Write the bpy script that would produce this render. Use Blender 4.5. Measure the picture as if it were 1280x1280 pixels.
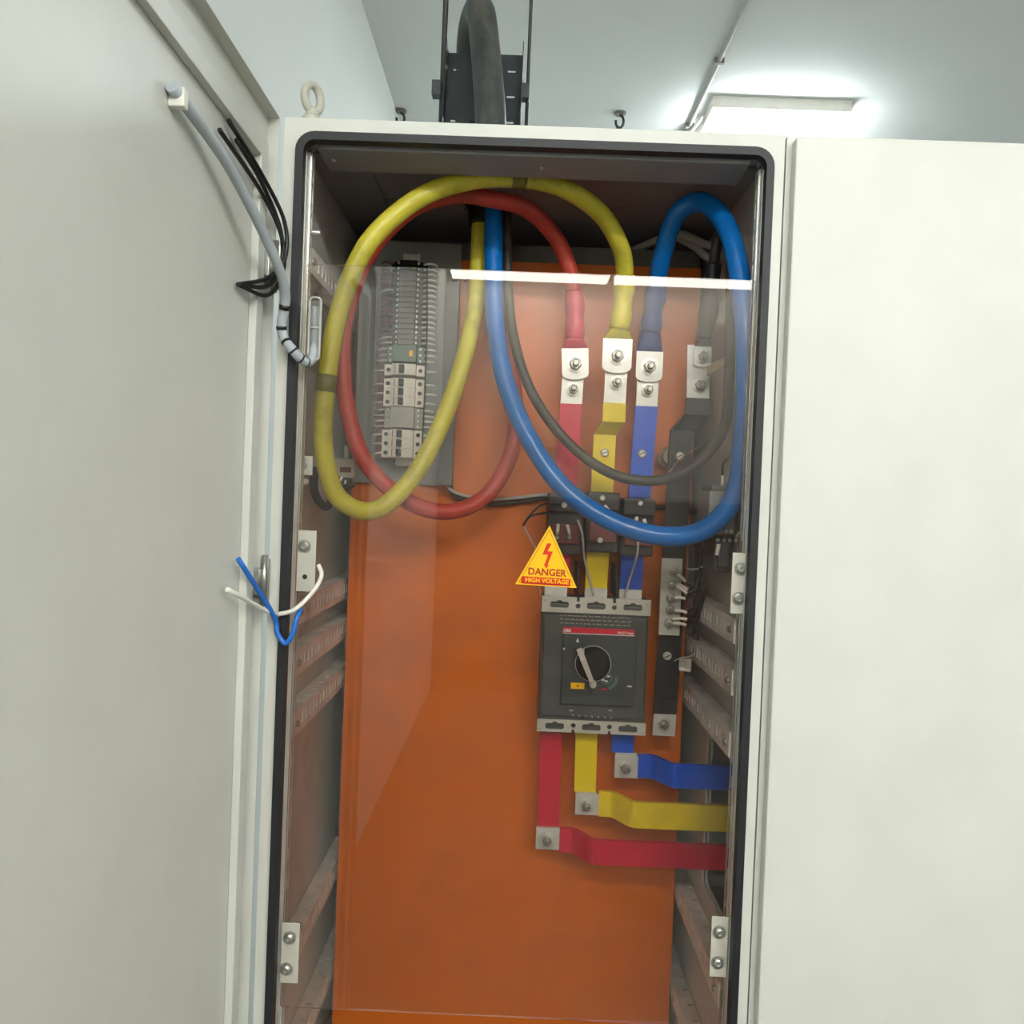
import bpy, bmesh, math, random
from mathutils import Vector, Matrix
random.seed(7)
for _o in list(bpy.data.objects): bpy.data.objects.remove(_o)
scene = bpy.context.scene
C = scene.collection

# ------------------------------------------------------------------ camera
CAM = Vector((0, -1.26, 1.51)); FPX = 1000.0
YAW, PITCH, ROLL = -0.00908, -0.01374, 0.03954
_F = Vector((math.sin(YAW)*math.cos(PITCH), math.cos(YAW)*math.cos(PITCH), math.sin(PITCH)))
_r = Vector((math.cos(YAW), -math.sin(YAW), 0)); _u = _r.cross(_F)
_R = math.cos(ROLL)*_r + math.sin(ROLL)*_u
_U = -math.sin(ROLL)*_r + math.cos(ROLL)*_u
cd = bpy.data.cameras.new('camera'); co = bpy.data.objects.new('camera', cd); C.objects.link(co)
co.matrix_world = Matrix(((_R.x, _U.x, -_F.x, CAM.x), (_R.y, _U.y, -_F.y, CAM.y), (_R.z, _U.z, -_F.z, CAM.z), (0, 0, 0, 1)))
cd.sensor_fit = 'HORIZONTAL'; cd.sensor_width = 36; cd.lens = 36*FPX/1280; cd.clip_start = 0.02
scene.camera = co

# ------------------------------------------------------------------ world, exposure
w = bpy.data.worlds.new('world'); scene.world = w; w.use_nodes = True
w.node_tree.nodes['Background'].inputs[0].default_value = (0.75, 0.82, 0.9, 1)
w.node_tree.nodes['Background'].inputs[1].default_value = 0.4
vs = scene.view_settings
vs.view_transform = 'Standard'; vs.look = 'None'; vs.gamma = 1; vs.use_curve_mapping = False
vs.exposure = 0.36
LAMP_BACK, LAMP_FILL, LAMP_FAR = 13.0, 54.0, 34.0       # emission of the ceiling lamps and the added fill pendants
CEIL = 3.3

# ------------------------------------------------------------------ pixel -> place
def ray(px, py): return _F + _R*((px-640)/FPX) - _U*((py-640)/FPX)
def at(px, py, Y):
    v = ray(px, py); return CAM + v*((Y-CAM.y)/v.y)
def atX(px, py, X):
    v = ray(px, py); return CAM + v*((X-CAM.x)/v.x)
def atZ(px, py, Z):
    v = ray(px, py); return CAM + v*((Z-CAM.z)/v.z)
def rect(x0, y0, x1, y1, Y):
    mx, my = (x0+x1)/2, (y0+y1)/2
    return at(x0, my, Y).x, at(x1, my, Y).x, at(mx, y1, Y).z, at(mx, y0, Y).z     # X0 X1 Z0 Z1

# ------------------------------------------------------------------ materials
def lin(c):
    return tuple(((v/255)/12.92 if v/255 <= .04045 else ((v/255+.055)/1.055)**2.4) for v in c)
MATS = {}
def mat(name, rgb, rough=.5, metal=0., var=.12, scale=18., bump=0., spec=.5, dirt=None, dirt_amt=.0, dirt_scale=6., stretch=None, coat=0.):
    m = bpy.data.materials.new(name); m.use_nodes = True; nt = m.node_tree; N = nt.nodes; L = nt.links
    b = N['Principled BSDF']; b.inputs['Roughness'].default_value = rough; b.inputs['Metallic'].default_value = metal
    b.inputs['Specular IOR Level'].default_value = spec; b.inputs['Coat Weight'].default_value = coat
    tc = N.new('ShaderNodeTexCoord'); src = tc.outputs['Object']
    if stretch:
        mp = N.new('ShaderNodeMapping'); mp.inputs['Scale'].default_value = stretch; L.new(src, mp.inputs[0]); src = mp.outputs[0]
    n = N.new('ShaderNodeTexNoise'); n.inputs['Scale'].default_value = scale; n.inputs['Detail'].default_value = 5; L.new(src, n.inputs['Vector'])
    c = lin(rgb)
    r = N.new('ShaderNodeValToRGB'); L.new(n.outputs[0], r.inputs[0])
    r.color_ramp.elements[0].position = .3; r.color_ramp.elements[1].position = .7
    r.color_ramp.elements[0].color = tuple(max(0, v*(1-var)) for v in c)+(1,)
    r.color_ramp.elements[1].color = tuple(min(1, v*(1+var)) for v in c)+(1,)
    out = r.outputs[0]
    if dirt:
        n2 = N.new('ShaderNodeTexNoise'); n2.inputs['Scale'].default_value = dirt_scale; n2.inputs['Detail'].default_value = 8; n2.inputs['Roughness'].default_value = .7
        L.new(src, n2.inputs['Vector'])
        r2 = N.new('ShaderNodeValToRGB'); L.new(n2.outputs[0], r2.inputs[0])
        r2.color_ramp.elements[0].position = .5; r2.color_ramp.elements[1].position = .75
        r2.color_ramp.elements[0].color = (0, 0, 0, 1); r2.color_ramp.elements[1].color = (dirt_amt,)*3+(1,)
        mx = N.new('ShaderNodeMixRGB'); L.new(r2.outputs[0], mx.inputs[0]); L.new(out, mx.inputs[1]); mx.inputs[2].default_value = lin(dirt)+(1,)
        out = mx.outputs[0]
    L.new(out, b.inputs['Base Color'])
    if bump:
        bp = N.new('ShaderNodeBump'); bp.inputs['Strength'].default_value = bump; bp.inputs['Distance'].default_value = .002
        L.new(n.outputs[0], bp.inputs['Height']); L.new(bp.outputs[0], b.inputs['Normal'])
    MATS[name] = m; return m
mat('paint_grey', (206, 207, 198), .45, var=.04, scale=6)
mat('paint_side', (192, 192, 185), .5, var=.06, scale=5, dirt=(130, 124, 116), dirt_amt=.45, dirt_scale=4)
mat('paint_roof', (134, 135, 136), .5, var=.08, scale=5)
mat('wall_white', (214, 219, 214), .8, var=.04, scale=1.2, bump=.15)
mat('ceiling_white', (212, 216, 212), .85, var=.04, scale=1.0, bump=.1)
mat('wall_grey', (186, 182, 174), .75, var=.05, scale=1.5)
mat('wall_tan', (92, 72, 60), .75, var=.08, scale=1.5)
mat('floor_grey', (74, 72, 68), .6, var=.12, scale=4)
mat('rubber', (26, 28, 30), .55, var=.2)
mat('galv', (224, 224, 217), .42, .1, var=.12, scale=30, dirt=(120, 112, 100), dirt_amt=.35, dirt_scale=9)
mat('zinc', (216, 216, 208), .3, .55, var=.08, scale=40)
mat('tin', (214, 214, 206), .38, .35, var=.08, scale=25, dirt=(140, 132, 118), dirt_amt=.4, dirt_scale=12)
mat('steel_bolt', (168, 168, 160), .3, .75, var=.15, scale=60)
mat('orange_plate', (216, 108, 14), .38, var=.07, scale=2.2, dirt=(134, 60, 20), dirt_amt=.45, dirt_scale=2.5)
mat('cable_yellow', (202, 192, 58), .42, var=.1, scale=12, dirt=(92, 84, 40), dirt_amt=.75, dirt_scale=9)
mat('cable_red', (190, 66, 52), .45, var=.12, scale=12, dirt=(96, 40, 34), dirt_amt=.5, dirt_scale=10)
mat('cable_blue', (8, 108, 188), .22, var=.1, scale=12, dirt=(24, 70, 110), dirt_amt=.5, dirt_scale=10)
mat('cable_black', (62, 58, 52), .5, var=.2, scale=15, dirt=(112, 100, 84), dirt_amt=.5, dirt_scale=8)
mat('cable_armour', (46, 50, 50), .5, var=.2, scale=10, dirt=(120, 116, 104), dirt_amt=.6, dirt_scale=7, stretch=(1, 1, .3))
mat('shrink_red', (206, 52, 76), .4, var=.1, scale=20)
mat('shrink_yellow', (222, 204, 44), .4, var=.1, scale=20, dirt=(120, 112, 50), dirt_amt=.5, dirt_scale=20)
mat('shrink_blue', (26, 66, 130), .4, var=.15, scale=20)
mat('shrink_black', (34, 38, 40), .4, var=.2, scale=20)
mat('sleeve_red', (206, 18, 54), .35, var=.1, scale=9, dirt=(150, 24, 48), dirt_amt=.5)
mat('sleeve_yellow', (234, 206, 8), .35, var=.07, scale=9, dirt=(160, 140, 40), dirt_amt=.4)
mat('sleeve_blue', (10, 84, 208), .35, var=.08, scale=9)
mat('sleeve_black', (30, 33, 35), .4, var=.25, scale=20, dirt=(84, 84, 80), dirt_amt=.5, dirt_scale=14)
mat('breaker_grey', (70, 73, 70), .5, var=.1, scale=20, dirt=(104, 98, 86), dirt_amt=.45, dirt_scale=9)
mat('breaker_face', (60, 66, 65), .42, var=.08, scale=20, dirt=(96, 92, 82), dirt_amt=.35, dirt_scale=9)
mat('strip_grey', (186, 184, 170), .5, var=.06, scale=30)
mat('hole_dark', (40, 38, 34), .7, var=.2)
mat('black_plastic', (20, 21, 22), .55, var=.2, spec=.3)
mat('lever_grey', (168, 162, 150), .35, var=.08)
mat('label_red', (196, 24, 50), .4, var=.04)
mat('label_yellow', (240, 186, 8), .35, var=.03)
mat('label_white', (228, 226, 216), .45, var=.04)
mat('print_white', (214, 214, 206), .5, var=.03)
mat('print_dark', (52, 50, 48), .5, var=.05)
mat('print_green', (90, 150, 130), .5, var=.05)
mat('sign_red', (206, 44, 20), .35, var=.04)
mat('sign_text', (172, 52, 14), .4, var=.04)
mat('mcb_white', (214, 208, 192), .45, var=.05, scale=30, dirt=(150, 136, 118), dirt_amt=.3)
mat('mcb_grey', (150, 148, 136), .5, var=.08, scale=30)
mat('terminal_beige', (104, 102, 92), .5, var=.1, scale=40)
mat('relay_green', (86, 104, 88), .5, var=.12, scale=30)
mat('duct_grey', (104, 106, 105), .55, var=.06, scale=12)
mat('panel_grey', (138, 140, 134), .5, var=.06, scale=6)
mat('ct_black', (44, 42, 40), .5, var=.2, scale=20, dirt=(92, 84, 74), dirt_amt=.5)
mat('ct_brown', (112, 56, 48), .5, var=.15, scale=20)
mat('wire_white', (222, 220, 208), .45, var=.04)
mat('wire_brown', (112, 76, 62), .5, var=.12)
mat('wire_black', (24, 23, 22), .45, var=.2)
mat('wire_grey', (176, 175, 168), .5, var=.06)
mat('wire_blue', (30, 104, 190), .4, var=.06)
mat('wire_copper', (176, 120, 96), .35, .6, var=.1)
mat('harness_grey', (168, 176, 180), .4, var=.06, scale=30)
mat('ferrule', (232, 230, 216), .4, var=.03)
mat('tray_black', (44, 50, 52), .5, var=.2, scale=10, dirt=(96, 100, 100), dirt_amt=.4)
mat('insulator', (150, 128, 100), .5, var=.1)
mat('galv_dark', (120, 118, 112), .5, .3, var=.1)
def emat(name, rgb, strength):
    m = bpy.data.materials.new(name); m.use_nodes = True; nt = m.node_tree
    b = nt.nodes['Principled BSDF']; b.inputs['Base Color'].default_value = (.8, .8, .8, 1)
    b.inputs['Emission Color'].default_value = lin(rgb)+(1,); b.inputs['Emission Strength'].default_value = strength
    MATS[name] = m
emat('lamp_back', (255, 250, 240), LAMP_BACK)
emat('lamp_fill', (252, 253, 255), LAMP_FILL)
emat('lamp_far', (244, 250, 255), LAMP_FAR)
def plexi_mat():
    m = bpy.data.materials.new('acrylic'); m.use_nodes = True; nt = m.node_tree; N = nt.nodes; L = nt.links
    N.remove(N['Principled BSDF']); out = N['Material Output']
    tr = N.new('ShaderNodeBsdfTransparent'); tr.inputs[0].default_value = (.955, .945, .93, 1)
    gl = N.new('ShaderNodeBsdfGlossy'); gl.inputs['Roughness'].default_value = .01
    fr = N.new('ShaderNodeFresnel'); fr.inputs[0].default_value = 1.49
    df = N.new('ShaderNodeBsdfDiffuse'); df.inputs[0].default_value = (.7, .66, .6, 1)
    tc = N.new('ShaderNodeTexCoord')
    n = N.new('ShaderNodeTexNoise'); n.inputs['Scale'].default_value = 7; n.inputs['Detail'].default_value = 8; n.inputs['Roughness'].default_value = .7
    L.new(tc.outputs['Object'], n.inputs['Vector'])
    mr = N.new('ShaderNodeMapRange'); mr.inputs[1].default_value = .35; mr.inputs[2].default_value = .8; mr.inputs[3].default_value = .001; mr.inputs[4].default_value = .022
    L.new(n.outputs[0], mr.inputs[0])
    a = N.new('ShaderNodeMixShader'); L.new(mr.outputs[0], a.inputs[0]); L.new(tr.outputs[0], a.inputs[1]); L.new(df.outputs[0], a.inputs[2])
    b = N.new('ShaderNodeMixShader'); L.new(fr.outputs[0], b.inputs[0]); L.new(a.outputs[0], b.inputs[1]); L.new(gl.outputs[0], b.inputs[2])
    L.new(b.outputs[0], out.inputs['Surface']); MATS['acrylic'] = m
plexi_mat()
def clear_mat():
    m = bpy.data.materials.new('clear_plastic'); m.use_nodes = True; nt = m.node_tree; N = nt.nodes; L = nt.links
    N.remove(N['Principled BSDF']); out = N['Material Output']
    tr = N.new('ShaderNodeBsdfTransparent'); tr.inputs[0].default_value = (.9, .9, .9, 1)
    gl = N.new('ShaderNodeBsdfGlossy'); gl.inputs['Roughness'].default_value = .15
    mx = N.new('ShaderNodeMixShader'); mx.inputs[0].default_value = .12
    L.new(tr.outputs[0], mx.inputs[1]); L.new(gl.outputs[0], mx.inputs[2]); L.new(mx.outputs[0], out.inputs['Surface']); MATS['clear_plastic'] = m
clear_mat()

# ------------------------------------------------------------------ mesh building
V = Vector
FRONT = (V((1, 0, 0)), V((0, 0, 1)), V((0, -1, 0)))        # a plate facing the camera: local x, y, normal
def catmull(pts, sub=8, closed=False):
    P = [V(p) for p in pts]; n = len(P); out = []
    if n < 3 and not closed: return P
    rng = range(n if closed else n-1)
    for i in rng:
        p1, p2 = P[i], P[(i+1) % n]
        p0 = P[i-1] if (i > 0 or closed) else p1*2-p2
        p3 = P[(i+2) % n] if (i+2 < n or closed) else p2*2-p1
        for k in range(sub):
            t = k/sub
            out.append(.5*((2*p1)+(-p0+p2)*t+(2*p0-5*p1+4*p2-p3)*t*t+(-p0+3*p1-3*p2+p3)*t**3))
    if not closed: out.append(P[-1])
    return out
class MB:
    def __init__(s): s.v = []; s.f = []; s.sm = []
    def add(s, vs, fs, smooth=False):
        o = len(s.v); s.v += [V(p) for p in vs]; s.f += [tuple(i+o for i in f) for f in fs]; s.sm += [smooth]*len(fs); return s
    def obox(s, c, ax, h, bev=0):
        bm = bmesh.new(); bmesh.ops.create_cube(bm, size=2)
        for v in bm.verts: v.co = V((v.co.x*h[0], v.co.y*h[1], v.co.z*h[2]))
        if bev: bmesh.ops.bevel(bm, geom=list(bm.edges), offset=bev, segments=2, affect='EDGES', profile=.6)
        bm.verts.ensure_lookup_table(); bm.verts.index_update()
        c = V(c)
        s.add([c+ax[0]*v.co.x+ax[1]*v.co.y+ax[2]*v.co.z for v in bm.verts], [[v.index for v in f.verts] for f in bm.faces]); bm.free(); return s
    def box(s, x0, x1, y0, y1, z0, z1, bev=0):
        return s.obox(((x0+x1)/2, (y0+y1)/2, (z0+z1)/2), (V((1, 0, 0)), V((0, 1, 0)), V((0, 0, 1))), (abs(x1-x0)/2, abs(y1-y0)/2, abs(z1-z0)/2), bev)
    def frame(s, path, i):
        t = (path[min(i+1, len(path)-1)]-path[max(i-1, 0)]); return t.normalized()
    def tube(s, path, r, n=12, closed=False, caps=True):
        path = [V(p) for p in path]; m = len(path); rs = r if isinstance(r, (list, tuple)) else [r]*m
        vs = []; up = None
        for i, p in enumerate(path):
            if closed: t = (path[(i+1) % m]-path[i-1]).normalized()
            else: t = s.frame(path, i)
            if up is None:
                up = t.orthogonal().normalized()
            else:
                up = up-t*up.dot(t)
                up = up.normalized() if up.length > 1e-6 else t.orthogonal().normalized()
            b = t.cross(up)
            for k in range(n):
                a = 2*math.pi*k/n; vs.append(p+(up*math.cos(a)+b*math.sin(a))*rs[i])
        fs = []
        for i in range(m if closed else m-1):
            j = (i+1) % m
            for k in range(n):
                k2 = (k+1) % n; fs.append((i*n+k, i*n+k2, j*n+k2, j*n+k))
        s.add(vs, fs, True)
        if caps and not closed:
            o = len(s.v)-len(vs)
            s.f += [tuple(o+k for k in range(n))[::-1], tuple(o+(m-1)*n+k for k in range(n))]; s.sm += [False, False]
        return s
    def cyl(s, p0, p1, r0, r1=None, n=16):
        return s.tube([V(p0), V(p1)], [r0, r0 if r1 is None else r1], n)
    def lathe(s, p, axis, prof, n=16):                     # prof: (distance along the axis, radius)
        axis = V(axis).normalized(); up = axis.orthogonal().normalized(); b = axis.cross(up); vs = []; fs = []
        for d, r in prof:
            for k in range(n):
                a = 2*math.pi*k/n; vs.append(V(p)+axis*d+(up*math.cos(a)+b*math.sin(a))*r)
        for i in range(len(prof)-1):
            for k in range(n):
                k2 = (k+1) % n; fs.append((i*n+k, i*n+k2, (i+1)*n+k2, (i+1)*n+k))
        fs.append(tuple(range(n))[::-1]); fs.append(tuple((len(prof)-1)*n+k for k in range(n)))
        return s.add(vs, fs, False)
    def prism(s, pts, o, ax, thick):                       # outline in ax[0], ax[1]; grows along ax[2]
        o = V(o); n = len(pts)
        vs = [o+ax[0]*p[0]+ax[1]*p[1] for p in pts]+[o+ax[0]*p[0]+ax[1]*p[1]+ax[2]*thick for p in pts]
        fs = [tuple(range(n))[::-1], tuple(range(n, 2*n))]+[(k, (k+1) % n, (k+1) % n+n, k+n) for k in range(n)]
        return s.add(vs, fs)
    def plate(s, loops, o, ax, thick):                     # outline with real holes
        cu = bpy.data.curves.new('t', 'CURVE'); cu.dimensions = '2D'; cu.fill_mode = 'BOTH'; cu.extrude = thick/2
        for lp in loops:
            sp = cu.splines.new('POLY'); sp.points.add(len(lp)-1); sp.use_cyclic_u = True
            for q, p in zip(sp.points, lp): q.co = (p[0], p[1], 0, 1)
        ob = bpy.data.objects.new('t', cu); C.objects.link(ob)
        me = bpy.data.meshes.new_from_object(ob.evaluated_get(bpy.context.evaluated_depsgraph_get()))
        o = V(o)
        s.add([o+ax[0]*v.co.x+ax[1]*v.co.y+ax[2]*(v.co.z+thick/2) for v in me.vertices], [tuple(p.vertices) for p in me.polygons])
        bpy.data.objects.remove(ob); bpy.data.curves.remove(cu); bpy.data.meshes.remove(me); return s
    def ribbon(s, pts, wv, width, thick):                  # flat bar along pts, width vector wv
        P = [V(p) for p in pts]; m = len(P); wv = V(wv).normalized(); vs = []; fs = []
        ws = width if isinstance(width, (list, tuple)) else [width]*m
        for i, p in enumerate(P):
            t = s.frame(P, i); nrm = t.cross(wv).normalized()
            for a, b in ((-1, -1), (1, -1), (1, 1), (-1, 1)): vs.append(p+wv*(a*ws[i]/2)+nrm*(b*thick/2))
        for i in range(m-1):
            for k in range(4): fs.append((i*4+k, i*4+(k+1) % 4, (i+1)*4+(k+1) % 4, (i+1)*4+k))
        fs += [(3, 2, 1, 0), tuple((m-1)*4+k for k in range(4))]
        return s.add(vs, fs)
    def text(s, txt, o, ax, size, thick=.0004, align='CENTER', sx=1.0):
        cu = bpy.data.curves.new('t', 'FONT'); cu.body = txt; cu.size = size; cu.extrude = thick/2; cu.align_x = align; cu.resolution_u = 3
        cu.offset = size*.028
        ob = bpy.data.objects.new('t', cu); C.objects.link(ob)
        me = bpy.data.meshes.new_from_object(ob.evaluated_get(bpy.context.evaluated_depsgraph_get()))
        o = V(o)
        s.add([o+ax[0]*v.co.x*sx+ax[1]*v.co.y+ax[2]*(v.co.z+thick/2) for v in me.vertices], [tuple(p.vertices) for p in me.polygons])
        bpy.data.objects.remove(ob); bpy.data.curves.remove(cu); bpy.data.meshes.remove(me); return s
    def mesh(s, name, m, off=V((0, 0, 0))):
        me = bpy.data.meshes.new(name); me.from_pydata([v-off for v in s.v], [], s.f)
        me.polygons.foreach_set('use_smooth', s.sm); me.materials.append(MATS[m])
        bm = bmesh.new(); bm.from_mesh(me); bmesh.ops.recalc_face_normals(bm, faces=bm.faces); bm.to_mesh(me); bm.free()
        me.update(); return me
def rrect(x0, y0, x1, y1, r=0, n=5, corners=(1, 1, 1, 1)):
    if r <= 0: return [(x0, y0), (x1, y0), (x1, y1), (x0, y1)]
    out = []
    for (cx, cy, a, c) in ((x1-r, y0+r, -90, corners[1]), (x1-r, y1-r, 0, corners[2]), (x0+r, y1-r, 90, corners[3]), (x0+r, y0+r, 180, corners[0])):
        if not c:
            out.append((cx+r*(1 if a in (-90, 0) else -1), cy+r*(1 if a in (0, 90) else -1))); continue
        for k in range(n+1):
            t = math.radians(a+90*k/n); out.append((cx+r*math.cos(t), cy+r*math.sin(t)))
    return out
def circ(cx, cy, r, n=12): return [(cx+r*math.cos(2*math.pi*k/n), cy+r*math.sin(2*math.pi*k/n)) for k in range(n)]
ROOT = {}                                                  # world position of each thing's origin
def tag(o, label, cat, group=None, kind=None):
    if label: o['label'] = label
    if cat: o['category'] = cat
    if group: o['group'] = group
    if kind: o['kind'] = kind
    return o
def thing(name, label, cat, loc, group=None):
    o = bpy.data.objects.new(name, None); C.objects.link(o); o.location = loc; o.empty_display_size = .02
    ROOT[o.name] = V(loc); return tag(o, label, cat, group)
def part(name, mb, m, parent, label=None):
    off = ROOT[parent.name]; o = bpy.data.objects.new(name, mb.mesh(name, m, off)); C.objects.link(o); o.parent = parent
    ROOT[o.name] = off
    if label: o['label'] = label
    return o
def inst(name, me, loc, parent, rot=None):                 # shares mesh data; loc in the world
    o = bpy.data.objects.new(name, me); C.objects.link(o); o.parent = parent
    o.location = V(loc)-ROOT[parent.name]
    if parent.parent is not None: o.location = V(loc)-ROOT[parent.name]
    if rot: o.rotation_euler = rot
    ROOT[o.name] = V(loc); return o
def single(name, mb, m, label, cat, group=None, kind=None):
    lo = V((min(v.x for v in mb.v), min(v.y for v in mb.v), min(v.z for v in mb.v))); hi = V((max(v.x for v in mb.v), max(v.y for v in mb.v), max(v.z for v in mb.v)))
    c = V(((lo.x+hi.x)/2, (lo.y+hi.y)/2, lo.z)); o = bpy.data.objects.new(name, mb.mesh(name, m, c)); o.location = c; C.objects.link(o); ROOT[o.name] = c
    return tag(o, label, cat, group, kind)
def struct(name, mb, m): return single(name, mb, m, None, None, None, 'structure')
E3 = (V((1, 0, 0)), V((0, 1, 0)), V((0, 0, 1)))

# ------------------------------------------------------------------ the room
LW = -0.645; RW = 3.4; BK = 4.4; FR = -5.0
struct('floor', MB().box(LW-.1, RW, FR, BK, -.1, 0), 'floor_grey')
struct('ceiling', MB().box(LW-.1, RW, FR, BK, CEIL, CEIL+.1), 'ceiling_white')
struct('wall_left', MB().box(LW-.1, LW, FR, BK, 0, CEIL), 'wall_white')
struct('wall_right', MB().box(RW, RW+.1, FR, BK, 0, CEIL), 'wall_white')
struct('wall_back', MB().box(LW-.1, RW+.1, BK, BK+.1, 0, CEIL), 'wall_white')
struct('wall_front', MB().box(LW-.1, RW+.1, FR-.1, FR, 0, CEIL), 'wall_grey')
struct('added_trim_1', MB().box(LW, RW, FR, FR+.02, 0, 1.55), 'wall_tan')  # unseen dark dado, added to keep the cover's lower reflection dark
def ceiling_lamp(x0, x1, y0, y1, em, label, group=None):
    t = thing('ceiling_lamp', label, 'ceiling light', ((x0+x1)/2, (y0+y1)/2, CEIL-.05), group)
    b = MB()
    b.box(x0, x1, y0, y0+.012, CEIL-.05, CEIL); b.box(x0, x1, y1-.012, y1, CEIL-.05, CEIL)
    b.box(x0, x0+.012, y0+.012, y1-.012, CEIL-.05, CEIL); b.box(x1-.012, x1, y0+.012, y1-.012, CEIL-.05, CEIL)
    part('lamp_frame', b, 'label_white', t)
    part('diffuser', MB().box(x0+.012, x1-.012, y0+.012, y1-.012, CEIL-.09, CEIL-.03, .006), em, t)
ceiling_lamp(.77, 1.37, 2.24, 3.44, 'lamp_far', 'square-edged white ceiling panel light beside the ceiling conduit')
for k in range(3):
    ceiling_lamp(-.60+k*1.25, .62+k*1.25, -4.92, -4.42, 'lamp_back', 'long white panel light on the ceiling at the far wall', 'panel lights at the far wall')
def fill_pendant(x0, x1, y, z):  # unseen lamp, added to brighten the ceiling and the cabinet inside
    t = thing('fill_pendant', 'slim white unseen pendant added as fill light before the cabinets', 'pendant light', ((x0+x1)/2, y, z), 'added fill lights before the cabinets')
    part('light_tube', MB().box(x0+.02, x1-.02, y-.045, y+.045, z, z+.05, .01), 'lamp_fill', t)
    for x in (x0, x1): part('end_cap', MB().box(x-.018, x+.018, y-.05, y+.05, z-.004, z+.056, .004), 'label_white', t)
    for x in (x0+.15, x1-.15): part('hanger_rod', MB().cyl((x, y, z+.05), (x, y, CEIL), .004, n=8), 'wire_grey', t)
for k in range(2): fill_pendant(-.55+k*1.5, .75+k*1.5, -2.3, 2.76)
# conduit on the ceiling, with saddle clips
t = thing('ceiling_conduit', 'thin white conduit running along the ceiling beside the panel light', 'conduit', (.72, 2, CEIL-.02))
part('pipe', MB().tube([(.722, -1, CEIL-.011), (.722, 2.3, CEIL-.011), (.722, BK, CEIL-.011)], .009, 10), 'wire_grey', t)
cm = MB().box(-.02, .02, -.008, .008, -.022, 0, .002).mesh('saddle_clip', 'galv_dark')
for y in (.6, 1.3, 1.95, 2.5, 3.3): inst('saddle_clip', cm, (.722, y, CEIL), t)
t = thing('junction_box', 'small round junction box where the ceiling conduit ends its bend', 'junction box', (.70, 2.58, CEIL-.035))
part('box', MB().lathe((.69, 2.60, CEIL), (0, 0, -1), [(0, .04), (.03, .04), (.036, .034)], 20), 'wire_grey', t)
part('branch_pipe', MB().tube(catmull([(.69, 2.60, CEIL-.015), (.735, 2.5, CEIL-.025), (.76, 2.38, CEIL-.018)]), .008, 8), 'label_white', t)
def ceiling_hook(px, py, label):
    p = atZ(px, py, CEIL)
    t = thing('ceiling_hook', label, 'hook', (p.x, p.y, CEIL-.13), 'hooks in the ceiling')
    part('base_plate', MB().lathe(p, (0, 0, -1), [(0, .028), (.006, .028), (.01, .02)], 16), 'galv_dark', t)
    ring = [V((p.x+.018*math.cos(a), p.y, p.z-.040+.028*math.sin(a))) for a in [math.radians(d) for d in range(90, -200, -20)]]
    part('hook', MB().tube(ring, .006, 8), 'cable_armour', t)
    r2 = [V((p.x-.012, p.y+.014*math.cos(a), p.z-.105+.032*math.sin(a))) for a in [2*math.pi*k/14 for k in range(14)]]
    part('chain_link', MB().tube(r2, .005, 8, closed=True), 'cable_armour', t)
ceiling_hook(775, 141, 'dark hook with a hanging link in the ceiling near the conduit')
ceiling_hook(501, 138, 'dark hook with a hanging link in the ceiling near the left wall')

# ------------------------------------------------------------------ the cabinet
W = .392; T0, T1 = .1, 2.098
cab = thing('electrical_cabinet', 'open light grey steel electrical cabinet with black door gasket', 'cabinet', (0, .3, 0))
part('plinth', MB().box(-W+.01, W-.01, .03, .58, 0, T0), 'print_dark', cab)
part('front_frame', MB().plate([rrect(-W, T0, W, T1), rrect(-.3725, T0+.035, .3755, 2.0755, .03, 6)], (0, .012, 0), FRONT, .012), 'paint_grey', cab)
part('gasket', MB().plate([rrect(-.3725, T0+.035, .3755, 2.0755, .03, 6), rrect(-.3595, T0+.048, .3635, 2.0625, .018, 6)], (0, .012, 0), FRONT, .018), 'rubber', cab, 'black rubber door gasket')
part('inner_lip', MB().plate([rrect(-.3725, T0+.035, .3755, 2.0755, .03, 6), rrect(-.3590, T0+.05, .3630, 2.0655, .012, 6)], (0, .016, 0), FRONT, .004), 'zinc', cab)
part('side_panel', MB().box(-W, -W+.004, .012, .6, T0, T1), 'paint_side', cab)
part('side_panel', MB().plate([rrect(.012, T0, .6, T1), rrect(.055, .775, .31, 1.07, .01, 3)], (W-.004, 0, 0), (V((0, 1, 0)), V((0, 0, 1)), V((1, 0, 0))), .004), 'paint_side', cab)
part('back_panel', MB().box(-W+.004, W-.004, .597, .6, T0, T1), 'paint_side', cab)
part('floor_panel', MB().box(-W+.004, W-.004, .02, .597, T0, T0+.004), 'paint_side', cab)
part('roof_shell', MB().plate([rrect(-W, .012, W, .6), circ(-.085, .30, .04, 20)], (0, 0, T1-.003), E3, .003), 'paint_grey', cab)
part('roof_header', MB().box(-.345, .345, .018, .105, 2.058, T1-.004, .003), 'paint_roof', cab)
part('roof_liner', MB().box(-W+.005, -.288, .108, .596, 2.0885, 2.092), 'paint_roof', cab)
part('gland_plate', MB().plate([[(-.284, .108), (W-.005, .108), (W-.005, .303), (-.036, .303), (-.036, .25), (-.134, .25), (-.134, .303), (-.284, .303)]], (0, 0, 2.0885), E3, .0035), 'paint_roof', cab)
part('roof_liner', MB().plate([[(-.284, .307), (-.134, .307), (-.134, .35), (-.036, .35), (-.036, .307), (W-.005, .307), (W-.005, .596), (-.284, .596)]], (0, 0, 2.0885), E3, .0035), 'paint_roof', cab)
gl = MB(); gl.lathe((-.085, .30, 2.10), (0, 0, -1), [(-.02, .044), (.018, .044), (.024, .038), (.055, .036)], 24)
part('cable_gland', gl, 'black_plastic', cab)
scr = MB().lathe((0, 0, 0), (0, 0, -1), [(0, .0045), (.002, .004), (.003, .002)], 10).mesh('screw', 'steel_bolt')
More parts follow.
